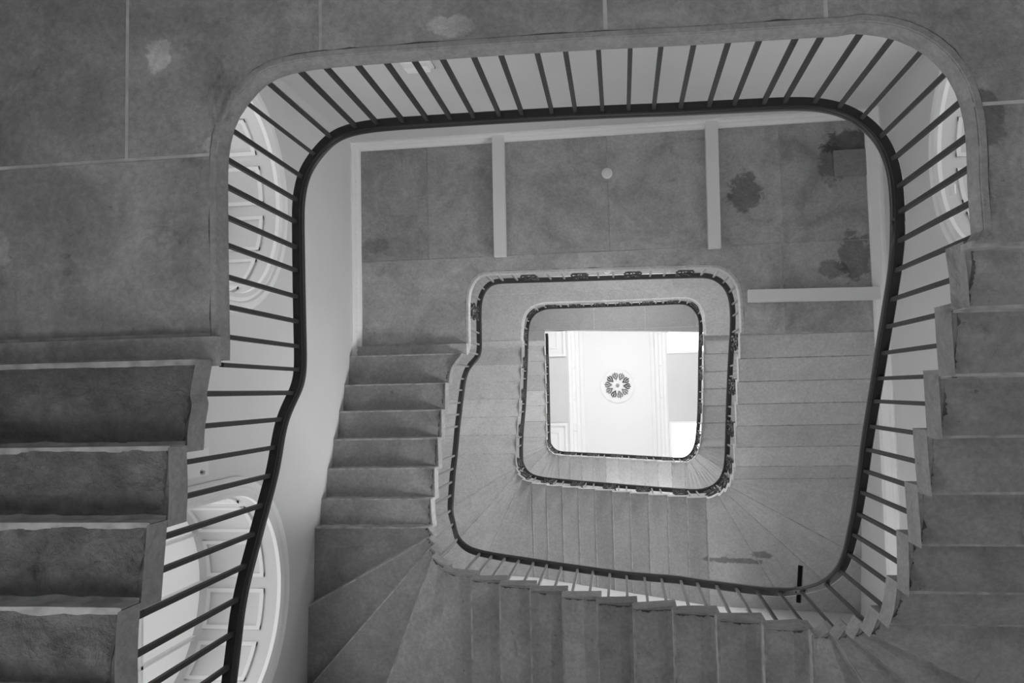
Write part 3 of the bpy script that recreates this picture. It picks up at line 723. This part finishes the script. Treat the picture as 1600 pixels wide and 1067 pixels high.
# ------------------------------------------------------------------ ceiling
x0_, x1_ = P(888, 615, ZC).x, P(1043.5, 615, ZC).x
def frame_box(mb, xa, xb, ya, yb, z0, z1, w):
    mb.box((xa, ya, z0), (xb, ya+w, z1)); mb.box((xa, yb-w, z0), (xb, yb, z1)); mb.box((xa, ya+w, z0), (xa+w, yb-w, z1)); mb.box((xb-w, ya+w, z0), (xb, yb-w, z1))
yT, yB = P(1060, 552, ZC).y, P(1060, 658, ZC).y
mb = MB()
gx0, gx1 = P(1042, 552, ZC).x, XE-.15
mb.box((XW, YN, ZC), (x0_, YS, ZC+.08))
for a, b, c, d in ((x1_, gx0, YN, YS), (gx1, XE, YN, YS), (gx0, gx1, yT, yB), (gx0, gx1, YN, YN+.15), (gx0, gx1, YS-.15, YS)): mb.box((a, c, ZC), (b, d, ZC+.08))
mb.box((XW, YN, ZC+1.0), (XE, YS, ZC+1.2))
for xx in (x0_-.03, x1_): mb.box((xx, YN, ZC+.08), (xx+.03, YS, ZC+1.0))
struct(mb.build('ceiling', M['wall']))
mb = MB(); zt = ZC+.62; mb.box((x0_, YN, zt), (x1_, YS, zt+.05)); struct(mb.build('ceiling_vault', M['ceil']))
for nm, xx, s in (('trim_4', x0_, 1), ('trim_5', x1_, -1)):
    prof = [(0, 0), (.03, -.02), (.06, .02), (.10, .05), (.12, .16), (.20, .22), (.22, .34), (.30, .38), (.33, .52), (.42, .56), (.43, .62), (0, .62)]
    mb = MB(); mb.grid([[(xx+s*o, y, ZC+w) for o, w in prof] for y in (YN, YS)], True)
    for k in range(7):
        y = YN+.45+k*.9
        mb.box((min(xx+s*.12, xx+s*.2), y-.1, ZC+.17), (max(xx+s*.12, xx+s*.2), y+.1, ZC+.22))
    struct(mb.build(nm, M['ceil']))
mb = MB(); mb.box((P(1025,600,ZC).x-.02, YN, zt-.02), (P(1025,600,ZC).x, YS, zt)); 
for n, (ya_, yb_) in enumerate(((YN+.15, yT), (yB, YS-.15))):
    w = bpy.data.objects.new('window_%d' % (n+4), None); COL.objects.link(w); w.location = (gx0, ya_, ZC); struct(w)
    mb = MB(); frame_box(mb, gx0, gx1, ya_, yb_, ZC-.02, ZC+.05, .06); mb.build('window_frame', M['ceil'], w)
    mb = MB(); mb.box((gx0+.06, ya_+.06, ZC+.03), (gx1-.06, yb_-.06, ZC+.045)); mb.build('roof_glass', M['sky_glass'], w)
    lx1 = P(884, 557, ZC).x
    t = struct(thing('trim_%d' % (n+6), '', '', (lx1, ya_, ZC))); del t['label']; del t['category']
    yl = P(870, 557, ZC).y if n == 0 else P(870, 661, ZC).y
    if n == 0: ya2, yb2 = YN+.15, yl
    else: ya2, yb2 = yl, YS-.15
    mb = MB(); frame_box(mb, XW+.15, lx1, ya2, yb2, ZC-.05, ZC, .07); mb.build('panel_moulding', M['ceil'], t)
    mb = MB(); mb.box((XW+.22, ya2+.07, ZC-.012), (lx1-.07, yb2-.07, ZC)); frame_box(mb, XW+.4, lx1-.22, ya2+.22, yb2-.22, ZC-.03, ZC-.012, .04); mb.build('panel_face', M['ceil'], t)
# ceiling rose
c = P(965, 602, zt); R_ = 27*zt/F
t = thing('ceiling_rose', 'round white ceiling rose with dark pierced scrolls at the centre of the bright ceiling', 'ceiling rose', (c.x, c.y, zt))
mb = MB(); n = 48
mb.grid([[(c.x+rr*math.cos(2*math.pi*k/n), c.y+rr*math.sin(2*math.pi*k/n), zt-zz) for k in range(n)] for rr, zz in ((R_, -.001), (R_, .02), (R_*.94, .03), (R_*.9, .015), (R_*.2, .015), (R_*.15, .02))], True)
mb.build('disc', M['ceil'], t)
mb = MB(); mb.grid([[(c.x+rr*math.cos(2*math.pi*k/16), c.y+rr*math.sin(2*math.pi*k/16), zt-zz) for k in range(16)] for rr, zz in ((.05, .01), (.05, .04), (.03, .06), (.01, .065))], True); mb.build('boss', plain('aged_boss', .35), t)
for k in range(10):
    a = 2*math.pi*k/10+.1; ca, sa = math.cos(a), math.sin(a); mb = MB()
    for s in (-1, 1):
        pts = [(R_*.32, 0), (R_*.42, .02*s), (R_*.5, .05*s), (R_*.6, .07*s), (R_*.68, .05*s), (R_*.66, .025*s)]
        mb.tube([(c.x+x*ca-y*sa, c.y+x*sa+y*ca, zt-.03) for x, y in pts], [.009, .014, .018, .014, .011, .007], 6)
    mb.tube([(c.x+x*ca, c.y+x*sa, zt-.022) for x in (R_*.5, R_*.62, R_*.76)], [.012, .02, .008], 6)
    o = mb.build('pierced_scroll', M['iron_light'] if k % 3 else M['iron'], t)
